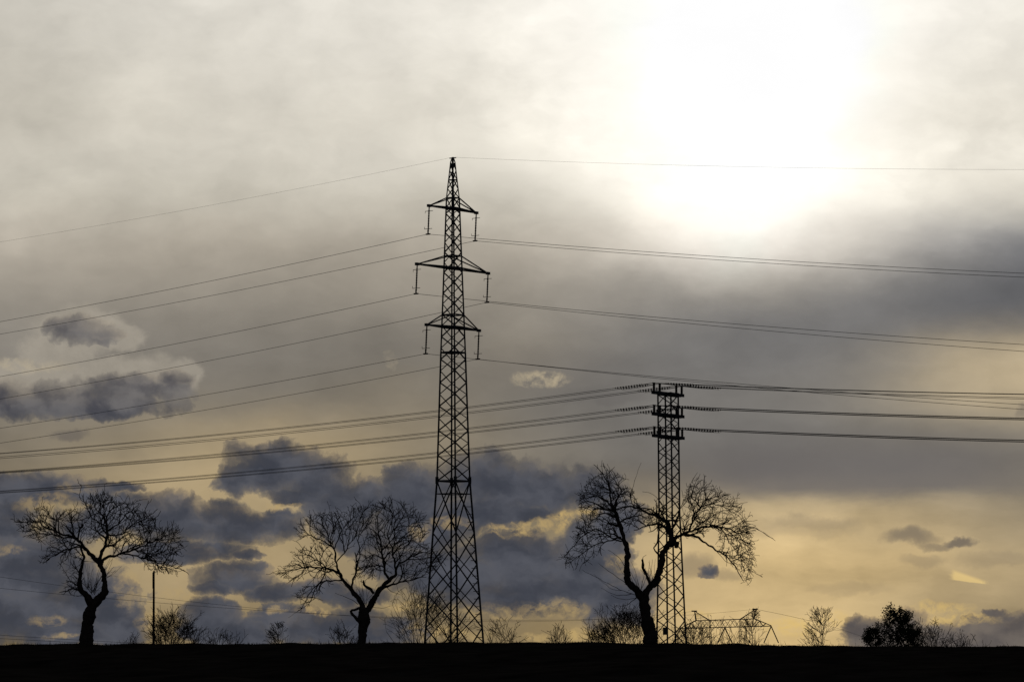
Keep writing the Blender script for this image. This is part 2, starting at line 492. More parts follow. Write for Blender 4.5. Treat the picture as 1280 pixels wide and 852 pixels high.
for k in range(4):
    m = MB()
    for r0, r1 in zip(brk[:-1], brk[1:]):
        w = 0.145 if r0 > 700 else (0.13 if r0 > 500 else (0.115 if r0 > 300 else 0.08))
        m.bar(quad1(r0)[k], quad1(r1)[k], w)
    m.build('leg', MAT['steel'], pylon)
# bracing: big crossed panels in the splayed foot, single zig-zags above
foot = [BASE_ROW1 + 4, 784, 744, 705, 666, 601]
lace = [601]
while lace[-1] > 262:
    lace.append(lace[-1] - (9.2 + 0.40 * half_at(lace[-1])) * 0.92)
lace[-1] = 260.5
top = [260.5, 247.4, 236, 225, 213, 203]
for k in range(4):
    m = MB(); j = (k + 1) % 4
    levels = foot if k in (0, 3) else [BASE_ROW1 + 4, 802, 764, 725, 686, 650, 601]    # far faces are staggered by half a panel
    for r0, r1 in zip(levels[:-1], levels[1:]):
        a, b = quad1(r0), quad1(r1)
        m.bar(a[k], b[j], 0.075 if k in (0, 3) else 0.055); m.bar(a[j], b[k], 0.075 if k in (0, 3) else 0.055)
    for r in (601, 617, 440.6, 247.4, 225):
        q = quad1(r); m.bar(q[k], q[j], 0.12 if r in (601, 440.6) else 0.07)
    for i, (r0, r1) in enumerate(zip(lace[:-1], lace[1:])):
        a, b = quad1(r0), quad1(r1)
        s = (i + k // 2) % 2
        m.bar(a[k] if s else a[j], b[j] if s else b[k], 0.08 if k in (0, 3) else 0.052)
    for i, (r0, r1) in enumerate(zip(top[:-1], top[1:])):
        a, b = quad1(r0), quad1(r1)
        s = (i + k // 2) % 2
        m.bar(a[k] if s else a[j], b[j] if s else b[k], 0.06)
    for r in (320, 335, 393.5, 409, 260.5):
        q = quad1(r); m.bar(q[k], q[j], 0.09)
    m.build('bracing', MAT['steel'], pylon)
for r in (601, 440.6, 335, 409, 260.5):
    q = quad1(r); MB().bar(q[0], q[2], 0.09).bar(q[1], q[3], 0.088).build('cross_brace', MAT['steel'], pylon)
for k in range(4):                                   # gusset plates at the waist
    q = quad1(600); MB().bar(q[k] + Vector((0, 0, -0.25)), q[k] + Vector((0, 0, 0.25)), 0.24, 0.24).build('gusset', MAT['steel'], pylon)
m = MB()
c = cen1(197.5)
m.bar(c + Vector((0, 0, -0.5)), c + Vector((0, 0, 0.06)), 0.16); m.bar(c + Vector((-0.22, 0, -0.55)), c + Vector((0.22, 0, -0.55)), 0.14, 0.3)
m.bar(cen1(201), cen1(246), 0.10)
m.bar(c + V1 * -0.3, c + V1 * 0.3, 0.07)
m.build('peak', MAT['steel'], pylon)

def insulator(mb, p, q, n, r, core=0.03, ends=0.12):
    """a string of porcelain sheds between two points"""
    p, q = Vector(p), Vector(q); d = q - p; Ln = d.length
    pts, rad = [p], [core]
    a0, a1 = ends, 1 - ends
    for i in range(n):
        t0 = a0 + (a1 - a0) * i / n; dt = (a1 - a0) / n
        for u, rr in ((0.1, core), (0.45, r), (0.6, r * 0.9), (0.7, core)):
            pts.append(p + d * (t0 + dt * u)); rad.append(rr)
    pts.append(q); rad.append(core)
    mb.tube(pts, rad, 8)

LEV1 = [  # lower row, upper row, tip row, half length, insulator length, label words
    (260.5, 247.4, 261.6, 29.0, 2.12, 'top'),
    (335.0, 320.0, 335.8, 43.6, 2.20, 'middle'),
    (409.0, 393.5, 409.4, 32.0, 2.15, 'bottom')]
attach1 = []
for lo, up, tip, hl, il, word in LEV1:
    Lh = hl * S1 / math.cos(PHI)
    arm = MB(); ql, qu = quad1(lo), quad1(up); c = cen1(tip)
    for sgn, ks in ((-1, (0, 3)), (1, (1, 2))):
        t = c + E1 * (sgn * Lh)
        for k in ks:
            arm.bar(ql[k], t, 0.12, 0.11)
            arm.bar(qu[k], t, 0.072)
        for u in (0.3, 0.55, 0.78):                    # battens across the lower chords
            a = ql[ks[0]].lerp(t, u); b = ql[ks[1]].lerp(t, u)
            arm.bar(a, b, 0.06)
        us = (0.0, 0.3, 0.55, 0.78)
        for i in range(3):
            arm.bar(ql[ks[i % 2]].lerp(t, us[i]), ql[ks[(i + 1) % 2]].lerp(t, us[i+1]), 0.06)
        arm.bar(t - E1 * 0.16, t + E1 * 0.16, 0.2, 0.2)
        arm.bar(t, t + Vector((0, 0, -0.2)), 0.07)
    for a, b in ((0, 3), (1, 2)): arm.bar(ql[a], ql[b], 0.1)
    arm.bar(ql[0], ql[1], 0.14); arm.bar(ql[3], ql[2], 0.14)
    aob = arm.build('crossarm', MAT['steel'], pylon)
    for sgn in (-1, 1):
        t = c + E1 * (sgn * Lh) + Vector((0, 0, -0.12))
        bt = t + Vector((-0.08, 0, -il + 0.12))
        ins = MB(); insulator(ins, t, bt, 13, 0.075, 0.045, 0.1)
        for u, ln in ((0.14, 0.36), (0.80, 0.36)):     # arcing horns
            p = t.lerp(bt, u); ins.bar(p - V1 * ln, p + V1 * ln, 0.035)
            ins.bar(p + V1 * ln, p + V1 * ln + Vector((0, 0, 0.16 if u > 0.5 else -0.16)), 0.03)
        ins.bar(bt + Vector((0, 0, 0.32)), bt, 0.11); ins.bar(bt - V1 * 0.2, bt + V1 * 0.2, 0.08, 0.1)
        io = ins.build('insulator_string', MAT['porcelain'], aob)
        attach1.append((word, sgn, bt))
# step bolts up one leg
for i in range(18):
    r = 796 - i * 9.6
    q = quad1(r); k = max(range(4), key=lambda a: q[a].x)
    MB().bar(q[k], q[k] + Vector((-0.42, -0.1, 0)), 0.05).build('step_bolt', MAT['steel'], pylon)
for k in range(4):
    q = quad1(BASE_ROW1)[k]
    MB().bar(q + Vector((0, 0, -0.6)), q + Vector((0, 0, 0.15)), 0.6).build('footing', MAT['soil'], pylon)

# ------------------------------------------------------------------ wires
def wire_leg(p0, d, edge_px, edge_row, c=3.8e-4, tmax=250.0):
    """a hanging conductor from p0 along d that meets the picture's edge at the given row"""
    k = (edge_px - W / 2) / F
    # horizontal angle uses the depth along the tilted axis; solve by iteration
    t = 60.0
    for _ in range(60):
        row_pt = at(edge_px, edge_row, p0.y + d.y * t)
        f0 = p0.x + d.x * t - row_pt.x
        r1 = at(edge_px, edge_row, p0.y + d.y * (t + 0.5))
        f1 = p0.x + d.x * (t + 0.5) - r1.x
        t -= f0 / ((f1 - f0) / 0.5)
    ze = at(edge_px, edge_row, p0.y + d.y * t).z
    b = (ze - p0.z - c * t * t) / t
    return lambda u: Vector((p0.x + d.x * u, p0.y + d.y * u, p0.z + b * u + c * u * u))

def samples(t0, t1, n):
    return [t0 + (t1 - t0) * i / n for i in range(n + 1)]

LD, RD = V1.copy(), -V1                     # left goes away from us, right comes towards us
def strung(name, label, fl, fr, rad, group, tl=250.0, tr=250.0):
    pts = [fl(u) for u in reversed(samples(0, tl, 60))] + [fr(u) for u in samples(0, tr, 60)[1:]]
    o = MB().tube(pts, rad, 5).build(name, MAT['wire'], None, pts[60])
    return tag(o, label, 'power line', group)

edge1 = {('top', -1): (402, 341.5), ('top', 1): (417.5, 346.5), ('middle', -1): (470.5, 430.5), ('middle', 1): (498.5, 439),
         ('bottom', -1): (535, 505.5), ('bottom', 1): (553.5, 511.5)}
for word, sgn, p in attach1:
    el_, er = edge1[(word, sgn)]
    strung('power_line', 'thin conductor hung from the %s end of the tall pylon\'s %s crossarm' % ('left' if sgn < 0 else 'right', word),
           wire_leg(p, LD, 0, el_), wire_leg(p, RD, 1280, er), 0.016, 'conductors of the tall pylon')
pt = cen1(197.5) + Vector((0, 0, 0.05))
strung('earth_wire', 'single thin earth wire running over the pointed top of the tall pylon',
       wire_leg(pt, LD, 0, 302.5), wire_leg(pt, RD, 1280, 212), 0.0065, 'conductors of the tall pylon')

# ------------------------------------------------------------------ the slender tension pylon
D2 = 300.0
PH2 = math.radians(58)
E2 = Vector((math.cos(PH2), math.sin(PH2), 0)); V2 = Vector((-math.sin(PH2), math.cos(PH2), 0))
S2 = D2 / F
def half2(r):
    if r > 803: return 18.4 + (r - 803) * 0.034
    return float(np.interp(r, [480, 640, 803], [12.8, 13.0, 18.4]))
def cen2(r): return at(np.interp(r, [480, 640, 803], [834.9, 836.7, 839.3]), r, D2)
def quad2(r): return face_corners(cen2(r), half2(r) * S2 / (math.cos(PH2) + math.sin(PH2)), E2, V2)
gz2 = ground(cen2(803).x, D2)
BR2 = EYE_ROW - (gz2 - 0.2 - EYE) / S2
b2 = cen2(BR2)
py2 = empty('tension_pylon', (b2.x, b2.y, gz2))
tag(py2, 'shorter slender lattice pylon with three stacked short crossarms, behind the right bare tree', 'pylon', 'lattice pylons in the field')
for k in range(4):
    m = MB()
    for r0, r1 in ((BR2, 803), (803, 640), (640, 491)): m.bar(quad2(r0)[k], quad2(r1)[k], 0.128)
    m.build('leg', MAT['steel'], py2)
lv = [BR2 + 6, BR2 - 10]
while lv[-1] > 492: lv.append(lv[-1] - (0.80 * half2(lv[-1]) + 1.6))
lv[-1] = 491
for k in range(4):
    m = MB(); j = (k + 1) % 4
    for i, (r0, r1) in enumerate(zip(lv[:-1], lv[1:])):
        a, b = quad2(r0), quad2(r1); s = (i + k // 2) % 2
        m.bar(a[k] if s else a[j], b[j] if s else b[k], 0.07 if k in (0, 3) else 0.05)
    for r in (650, 547, 520, 493):
        q = quad2(r); m.bar(q[k], q[j], 0.09)
    m.build('bracing', MAT['steel'], py2)
bx = at(831.5, 788, D2 - 0.6)
MB().bar(bx + Vector((0, 0, -0.3)), bx + Vector((0, 0, 0.28)), 0.36, 0.3).build('switch_box', MAT['steel'], py2)

LEV2 = [(492.2, 480.5, 'top', (566.5, 492.6), (571.8, 497.6)),
        (518.8, 508.0, 'middle', (589.6, 522.5), (590.8, 524.3)),
        (545.8, 534.8, 'bottom', (613.6, 550.0), (615.6, 552.0))]
L2D, R2D = V2.copy(), -V2
for row, prow, word, ea, eb in LEV2:
    c = cen2(row); m = MB()
    a_ = half2(row) * S2 / (math.cos(PH2) + math.sin(PH2))
    for s in (-1, 1):
        m.bar(c + E2 * -2.32 + V2 * (s * 0.14), c + E2 * 2.28 + V2 * (s * 0.14), 0.11, 0.24)
    for u in (-2.2, -1.55, -0.8, 0, 0.8, 1.5, 2.16): m.bar(c + E2 * u - V2 * .13, c + E2 * u + V2 * .13, 0.1, 0.2)
    for s in (-1, 1): m.bar(c + E2 * (-a_ * 1.05) + V2 * (s * a_), c + E2 * (a_ * 1.05) + V2 * (s * a_), 0.10, 0.16)
    m.bar(c + E2 * -1.6 + Vector((0, 0, -0.14)), c + E2 * 1.6 + Vector((0, 0, -0.14)), 0.14, 0.10)
    arm = m.build('crossarm', MAT['steel'], py2)
    hp = (row - prow) * S2
    for side, us, ee in ((-1, (-2.24, -1.32), ea), (1, (1.32, 2.2), eb)):
        tops = []
        for u in us:
            p = c + E2 * u + Vector((0, 0, 0.05)); tq = c + E2 * u + Vector((0, 0, hp))
            ins = MB(); insulator(ins, p, tq, 9, 0.115, 0.085, 0.06); ins.bar(tq - E2 * 0.17, tq + E2 * 0.17, 0.1, 0.07)
            ins.build('post_insulator', MAT['porcelain'], arm)
            tops.append(tq)
        for ui, tq in enumerate(tops):
            spread = (0.9 if word == 'top' and side > 0 else 0.35) * (ui - 0.5)
            fl = wire_leg(tq, L2D, 0, ee[0] + spread * 2.2)
            fr = wire_leg(tq, R2D, 1280, ee[1] + spread * 2.0)
            where = '%s %s wire' % ('outer' if (side < 0) == (ui == 0) else 'inner', 'near' if side < 0 else 'far')
            for f, dirn in ((fl, 'left'), (fr, 'right')):
                st = MB()
                insulator(st, f(1.1), f(3.5), 9, 0.068, 0.018, 0.03)
                for u0, u1 in ((0.05, 1.12), (3.48, 3.85)): st.bar(f(u0), f(u1), 0.035)
                for u in (1.1, 3.5): st.bar(f(u) + Vector((0, 0, -0.07)), f(u) + Vector((0, 0, 0.07)), 0.045)
                st.build('tension_string', MAT['porcelain'], arm)
                pts = [f(u) for u in samples(3.8, 250, 60)]
                o = MB().tube(pts, 0.019, 5).build('power_line', MAT['wire'], None, pts[0])
                tag(o, 'taut wire leaving %s from the slender pylon\'s %s crossarm, the %s of its four'
                    % (dirn, word, 'outermost left' if (side < 0 and ui == 0) else 'inner left' if side < 0 else 'inner right' if ui == 0 else 'outermost right'),
                    'power line', 'conductors of the slender pylon')
            jp = [fl(3.4) + Vector((0, 0, -0.1)), fl(1.8) + Vector((0, 0, -0.1)), tq, fr(1.8) + Vector((0, 0, -0.1)), fr(3.4) + Vector((0, 0, -0.1))]
            MB().tube(jp, 0.016, 5).build('jumper', MAT['wire'], arm)

# ------------------------------------------------------------------ far portal pylon
D3 = 1500.0
S3 = D3 / F
TH = math.radians(-14)
def f3(px, row, v=0.0):
    """a point in the portal's own plane, v metres along the line"""
    p0 = at(906, 783, D3); ex = Vector((math.cos(TH), math.sin(TH), 0)); ev = Vector((-math.sin(TH), math.cos(TH), 0))
    p = at(px, row, D3)
    u = (p.x - p0.x) / math.cos(TH)
    q = p0 + ex * u + ev * v
    q.z = EYE + (p.z - EYE) * q.y / D3
    return q
gz3 = ground(at(906, 783, D3).x, D3)
g3row = EYE_ROW - (gz3 - EYE) / S3
base3 = f3(906, 783); base3.z = gz3
portal = empty('portal_pylon', base3)
tag(portal, 'low wide portal pylon with two horned peaks, far off right of the slender pylon', 'pylon', 'lattice pylons in the field')
def tr(x, lo):  # top and bottom chord rows of the bridge
    return 784.9 + (781.8 - 784.9) * (x - 850.8) / 112.2 if lo else 775.2 + (772.8 - 775.2) * (x - 870) / 72.4
m = MB()
xt = list(np.linspace(870, 942.4, 13)); VW = 1.1
for v in (-VW, VW):
    m.bar(f3(850.8, 784.9), f3(870, tr(870, True), v), 0.34); m.bar(f3(870, tr(870, True), v), f3(942.4, tr(942.4, True), v), 0.34)
    m.bar(f3(942.4, tr(942.4, True), v), f3(963.2, 781.8), 0.34)
    m.bar(f3(870, 775.2, v), f3(942.4, 772.8, v), 0.34)
    m.bar(f3(850.8, 784.5), f3(870, 775.2, v), 0.28); m.bar(f3(963.2, 781.4), f3(942.4, 772.8, v), 0.28)
    for i in range(12):
        s = (i + (v > 0)) % 2
        m.bar(f3(xt[i], tr(xt[i], s), v), f3(xt[i+1], tr(xt[i+1], not s), v), 0.15)
    for a, b in (((857, 781.5), (860, tr(860, True))), ((864, 778.2), (860, tr(860, True))), ((864, 778.2), (870, tr(870, True))),
                 ((956, 778.6), (953, tr(953, True))), ((949, 775.6), (953, tr(953, True))), ((949, 775.6), (942.4, tr(942.4, True)))):
        m.bar(f3(*a, v * 0.5), f3(*b, v * 0.6), 0.16)
for x in xt: m.bar(f3(x, tr(x, True), -VW), f3(x, tr(x, True), VW), 0.18)
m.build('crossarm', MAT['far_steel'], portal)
for pk, ft in (((868.6, 763.2), (870.5, 887)), ((943.6, 760.8), (942, 925))):
    m = MB()
    for v in (-VW, VW):
        for x in ft: m.bar(f3(*pk), f3(x, tr(x, False), v), 0.24)
    for u0, u1 in ((0.25, 0.4), (0.4, 0.55), (0.55, 0.72), (0.72, 0.9)):
        a = f3(*pk); p = f3(ft[0], tr(ft[0], False)); q = f3(ft[1], tr(ft[1], False))
        m.bar(a.lerp(p, u0), a.lerp(q, u1), 0.12)
    a = f3(*pk); m.bar(a + Vector((-1.2, 0, 0)), a + Vector((1.0, 0, 0)), 0.5, 0.5)
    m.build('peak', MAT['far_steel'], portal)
for (xa, xb), sgn in (((875.5, 887.5), 1), ((925, 933.5), -1)):
    m = MB()
    gl_, gr_ = (881, 889.5) if sgn > 0 else (925, 929.5)
    ga, gb = gl_ + (gl_ - xa) * 1.4, gr_ + (gr_ - xb) * 1.4
    for v in (-VW, VW):
        pa0, pa1 = f3(xa, tr(xa, False), v), f3(ga, g3row, v * 3)
        pb0, pb1 = f3(xb, tr(xb, False), v), f3(gb, g3row, v * 3)
        m.bar(pa0, pa1, 0.24); m.bar(pb0, pb1, 0.24)
        for i in range(9):
            u0, u1 = i / 9, (i + 1) / 9
            m.bar((pa0.lerp(pa1, u0) if i % 2 else pb0.lerp(pb1, u0)), (pb0.lerp(pb1, u1) if i % 2 else pa0.lerp(pa1, u1)), 0.11)
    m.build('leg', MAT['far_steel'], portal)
# strings of the three phases, in both directions
m_dir = Vector((math.sin(TH), -math.cos(TH), 0))          # towards us, to the left
for px_, row in ((851, 785), (906, 783.6), (963, 782.2)):
    p = f3(px_, row)
    for x2, r2 in (((px_ - 9, 803), (px_ + 9, 803))):
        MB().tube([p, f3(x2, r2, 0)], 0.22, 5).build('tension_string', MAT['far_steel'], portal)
def far_wire(label, p, ends, rad):
    """a long-span wire through the given (pixel, row, distance) points"""
    pts = [p] + [at(*e) for e in ends]
    t = [(q - p).xy.length for q in pts]
    cf = np.polyfit(t, [q.z for q in pts], min(2, len(pts) - 1))
    d = (pts[-1] - p); d.z = 0; Ln = d.length; d /= Ln
    out = []
    for u in samples(0, Ln * 1.12, 70):
        q = p + d * u; q.z = float(np.polyval(cf, u)); out.append(q)
    o = MB().tube(out, rad, 5).build('power_line', MAT['wire'], None, out[0])
    return tag(o, label, 'power line', 'long wires of the far portal pylon')
far_wire('faint far wire from left horn of the portal pylon, upper of two on the left', f3(868.6, 763.2), ((640, 770.5, 1090), (300, 749.5, 930), (0, 720, 830)), 0.036)
far_wire('faint far wire from right horn of the portal pylon, lower of two on the left', f3(943.6, 760.8), ((650, 771.5, 1090), (300, 758, 900), (0, 733, 800)), 0.036)
far_wire('faint far conductor low over the field edge at far left, upper of the two', f3(842, 803), ((600, 812, 1050), (95, 800, 860), (0, 791, 830)), 0.036)
far_wire('faint far conductor low over the field edge at far left, lower of the two', f3(897, 803), ((600, 814, 1050), (95, 803, 860), (0, 796, 830)), 0.036)
far_wire('faint far wire sloping down rightwards from right horn of the portal pylon', f3(943.6, 760.8), ((1000, 777, 1850), (1075, 794, 2250)), 0.06)

# ------------------------------------------------------------------ pole
DP = 360.0
pt_ = at(192.3, 713, DP); pb = at(192, 803, DP); gzp = ground(pb.x, DP)
pole = empty('wooden_pole', (pb.x, pb.y, gzp))
tag(pole, 'thin bare wooden pole with a thicker sleeve at the top, right of the left tree', 'pole')
MB().tube([Vector((pb.x, pb.y, gzp - 0.3)), pb, pt_ + Vector((0, 0, -0.1)), pt_], [0.125, 0.12, 0.09, 0.08], 10).build('shaft', MAT['wood'], pole)
s0 = at(191.4, 715, DP - 0.12); s1 = at(191.4, 735, DP - 0.12)
MB().bar(s0, s1, 0.13, 0.12).build('sleeve', MAT['wood'], pole)

# ------------------------------------------------------------------ bare trees
def catmull(ps, step):
    out = []
    P = [ps[0]] + list(ps) + [ps[-1]]
    for i in range(1, len(P) - 2):
        a, b, c_, d = (np.array(q, float) for q in P[i-1:i+3])
        n = max(2, int(np.linalg.norm((c_ - b)[:3]) / step))
        for k in range(n):
            t = k / n
            out.append(0.5 * ((2*b) + (c_-a)*t + (2*a-5*b+4*c_-d)*t*t + (-a+3*b-3*c_+d)*t**3))
    out.append(np.array(ps[-1], float))
    return out

def inside(poly, x, y):
    r = False; j = len(poly) - 1
    for i in range(len(poly)):
        xi, yi = poly[i]; xj, yj = poly[j]
        if (yi > y) != (yj > y) and x < (xj - xi) * (y - yi) / (yj - yi) + xi: r = not r
        j = i
    return r

def colonize(nodes, radii, attr, rng, di, dk, step, iters, jit, droop=0.0):
    """branches that grow towards scattered buds; returns positions and parents"""
    pos = [np.array(p) for p in nodes]; par = [-1] * len(pos); kids = [0] * len(pos)
    prev = [None] * len(pos)
    A = np.array(attr); best = np.full(len(A), 1e9); idx = np.zeros(len(A), int)
    new = list(range(len(pos)))
    for it in range(iters):
        if len(A) == 0: break
        for s in range(0, len(new), 400):
            ch = new[s:s+400]; Q = np.array([pos[i] for i in ch])
            d = np.linalg.norm(A[:, None, :] - Q[None], axis=2)
            a = d.argmin(1); m_ = d[np.arange(len(A)), a]
            u = m_ < best
            best[u] = m_[u]; idx[u] = np.array(ch)[a[u]]
        keep = best > dk
        A, best, idx = A[keep], best[keep], idx[keep]
        if len(A) == 0: break
        act = best < di
        new = []
        for i in np.unique(idx[act]):
            if kids[i] >= 3: 
                continue
            sel = act & (idx == i)
            v = (A[sel] - pos[i]); v /= np.linalg.norm(v, axis=1)[:, None]
            v = v.sum(0); v /= (np.linalg.norm(v) + 1e-9)
            if prev[i] is not None: v = v + prev[i] * 0.55
            v = v + rng.normal(0, jit, 3); v[2] -= droop
            v /= (np.linalg.norm(v) + 1e-9)
            pos.append(pos[i] + v * step); par.append(int(i)); kids.append(0); prev.append(v); kids[i] += 1
            new.append(len(pos) - 1)
        if not new:
            break
    return pos, par

def bare_tree(label, zoom, trunk, limbs, polys, n_attr, sprouts, Y, seed, group, depth=1.25, droop=0.05, spur=1.0, taper=2.15):
    zx, zy, zs = zoom
    rng = np.random.RandomState(seed)
    mpp = Y / F                                   # metres per photo pixel
    def conv(x, y, v=0.0):
        p = at(zx + x / zs, zy + y / zs, Y); return np.array((p.x, Y + v, p.z))
    b0 = conv(trunk[0][0], trunk[0][1])
    gz_ = ground(b0[0], Y)
    root = empty('bare_tree', (b0[0], Y, gz_))
    tag(root, label, 'tree', group)
    def limb_pts(ctrl, step=0.07, jit=0.014):
        c4 = [list(conv(c[0], c[1], c[3] if len(c) > 3 else 0.0)) + [c[2] / zs * mpp / 2] for c in ctrl]
        pts = catmull(c4, step)
        ph = rng.uniform(0, 6, 8)
        out = []
        for i, q in enumerate(pts):
            k = min(1.0, i / 3.0)
            j = np.array([math.sin(i * 0.53 + ph[0]) + math.sin(i * 1.21 + ph[1]), math.sin(i * 0.6 + ph[2]), math.sin(i * 0.71 + ph[3]) + math.sin(i * 1.4 + ph[4])]) * jit * k
            out.append((q[:3] + j, max(0.006, q[3] * (1 + 0.05 * math.sin(i * 0.37 + ph[5]) + 0.05 * math.sin(i * 0.83 + ph[6]) + rng.normal(0, 0.035)))))
        return out
    tp = limb_pts([(trunk[0][0], trunk[0][1] + 30, trunk[0][2] * 1.25)] + trunk, 0.09, 0.012)
    MB().tube([p for p, r in tp], [r for p, r in tp], 14, rough=0.10).build('trunk', MAT['bark'], root, smooth_=True)
    nodes, rads = [], []
    for lb in limbs:
        lp = limb_pts(lb)
        MB().tube([p for p, r in lp], [r for p, r in lp], 9, rough=0.12).build('limb', MAT['bark'], root, smooth_=True)
        for q, (p, r) in enumerate(lp):
            if q % 2 == 0 and q > 5: nodes.append(p); rads.append(r)
    # picture-plane outline of the crown, as a mask
    MS = 4.0
    mask = np.zeros((260, 280), bool)
    for poly, share in polys:
        for my in range(260):
            for mx in range(280):
                if not mask[my, mx] and inside(poly, mx * MS - 40, my * MS - 40): mask[my, mx] = True
    nzr = rng.rand(70, 75); rag = np.kron(nzr, np.ones((4, 4)))[:260, :280] < 0.13
    mask &= ~rag
    def env(p):
        fw = p[1] * cp + (p[2] - EYE) * sp; u_ = -p[1] * sp + (p[2] - EYE) * cp
        mx = int(((W / 2 + F * p[0] / fw - zx) * zs + 40) / MS); my = int(((H / 2 - F * u_ / fw - zy) * zs + 40) / MS)
        return 0 <= mx < 280 and 0 <= my < 260 and mask[my, mx]
    OC = 14.0
    occ = np.zeros((90, 100))
    def cell(p):
        fw = p[1] * cp + (p[2] - EYE) * sp; u_ = -p[1] * sp + (p[2] - EYE) * cp
        x = (W / 2 + F * p[0] / fw - zx) * zs + 40; y = (H / 2 - F * u_ / fw - zy) * zs + 40
        return min(89, max(0, int(y / OC))), min(99, max(0, int(x / OC)))
    def unit(v): return v / (np.linalg.norm(v) + 1e-9)
    allc = np.array([p for p in nodes])
    mid = np.array((conv(400, 480)[0], Y, allc[:, 2].mean()))
    crown = MB()
    def path(p, d, ln, wander, rise, step):
        pts = [p]; curl = rng.normal(0, wander * 0.28, 3); miss = -int(rng.exponential(1.2)) if rng.rand() < 0.5 else 0
        k = max(2, int(ln / step))
        for i in range(k):
            t = i / k
            d = d + curl + rng.normal(0, wander, 3); d[2] += rise * (1 - 1.6 * t) - droop * t; d[1] *= 0.93
            if abs(p[1] - Y) > depth: d[1] -= 0.15 * np.sign(p[1] - Y)
            d = unit(d); p = p + d * (ln / k)
            if not env(p):
                miss += 1
                if miss > 1: break
            pts.append(p)
        return pts
    def start_dir(dd, ang, pt):
        s_ = rng.normal(0, 1, 3); s_ = unit(s_ - dd * s_.dot(dd))
        out_ = unit((pt - mid) * np.array((1, 0.4, 1)))
        a_ = math.radians(rng.uniform(*ang))
        return unit(dd * math.cos(a_) + s_ * math.sin(a_) + out_ * 0.35 + np.array((0, 0, 0.12)))
    # every place a shoot can start: position, direction, radius
    lv0 = []
    for i, (p, r) in enumerate(zip(nodes, rads)):
        q = nodes[i + 1] if i + 1 < len(nodes) and np.linalg.norm(nodes[i + 1] - p) < 0.4 else None
        dd = unit(q - p) if q is not None else (lv0[-1][1] if lv0 else np.array((0, 0, 1.0)))
        if r < 0.16: lv0.append((p, dd, r))
    def level(src, count, cand, lens, ang, wander, rise, r_of, taper_to, sides, step, power=1.0):
        out = []; tries = 0
        while count > 0 and tries < count * 6 + 400:
            tries += 1
            best = None
            for _ in range(cand):
                p, dd, r = src[rng.randint(len(src))]
                ln = rng.uniform(*lens) if power == 1.0 else lens[0] + (lens[1] - lens[0]) * rng.rand() ** power
                pts = path(p, start_dir(dd, ang, p), ln, wander, rise, step)
                sc_ = sum(1.0 / (1.0 + occ[cell(q)]) ** 1.3 for q in pts[1:]) / (2.0 + len(pts) * 0.6)
                if len(pts) > 2 and (best is None or sc_ > best[0]): best = (sc_, pts, r, ln)
            if best is None: continue
            count -= 1
            _, pts, r, ln = best
            r0 = min(r * 0.75, r_of(ln)); n_ = len(pts)
            rad = [max(0.006, r0 + (taper_to - r0) * (i / (n_ - 1)) ** 0.8) for i in range(n_)]
            crown.tube(pts, rad, sides, cap=False)
            for i in range(1, n_):
                occ[cell(pts[i])] += 1
                out.append((pts[i], unit(pts[i] - pts[i - 1]), rad[i]))
        return out
    for p, dd, r in lv0: occ[cell(p)] += 1.5
    k_ = spur
    l1 = level(lv0, int(46 * k_), 8, (0.6, 2.0), (30, 75), 0.20, 0.09, lambda l: 0.021 + 0.019 * l, 0.012, 6, 0.11)
    l2 = level(l1 + lv0, int(240 * k_), 4, (0.35, 1.15), (30, 75), 0.18, 0.06, lambda l: 0.016 + 0.010 * l, 0.010, 4, 0.085)
    l3 = level(l2 + l1, int(950 * k_), 2, (0.16, 0.70), (30, 75), 0.15, 0.05, lambda l: 0.0135, 0.0085, 3, 0.07, 1.6)
    level(l3 + l2 + l1 + lv0, int(2000 * k_), 1, (0.04, 0.22), (45, 90), 0.22, 0.05, lambda l: 0.012, 0.009, 3, 0.04, 2.2)
    for sp_ in sprouts:
        lp = limb_pts(sp_, 0.08, 0.008)
        crown.tube([p for p, r in lp], [r for p, r in lp], 4)
    crown.build('crown', MAT['twig'], root)
    return root

def fan(rng, origin, n, spread, lens, base_ang, w=2.2):
    """fine water shoots from one place (angles in degrees, picture plane)"""
    out = []
    for i in range(n):
        a = math.radians(base_ang + rng.uniform(-spread, spread)); ln = rng.uniform(*lens)
        x, y = origin[0] + rng.uniform(-12, 12), origin[1] + rng.uniform(-8, 8)
        bnd = rng.uniform(-0.3, 0.3); v = rng.uniform(-0.9, 0.9)
        pts = []
        for t in (0, 0.35, 0.7, 1.0):
            aa = a + bnd * t
            pts.append((x + math.cos(aa) * ln * t, y - math.sin(aa) * ln * t, w * (1 - 0.55 * t), v * t))
        out.append(pts)
    return out

fr_ = random.Random(3)
GT = 'old bare fruit trees on the field crest'
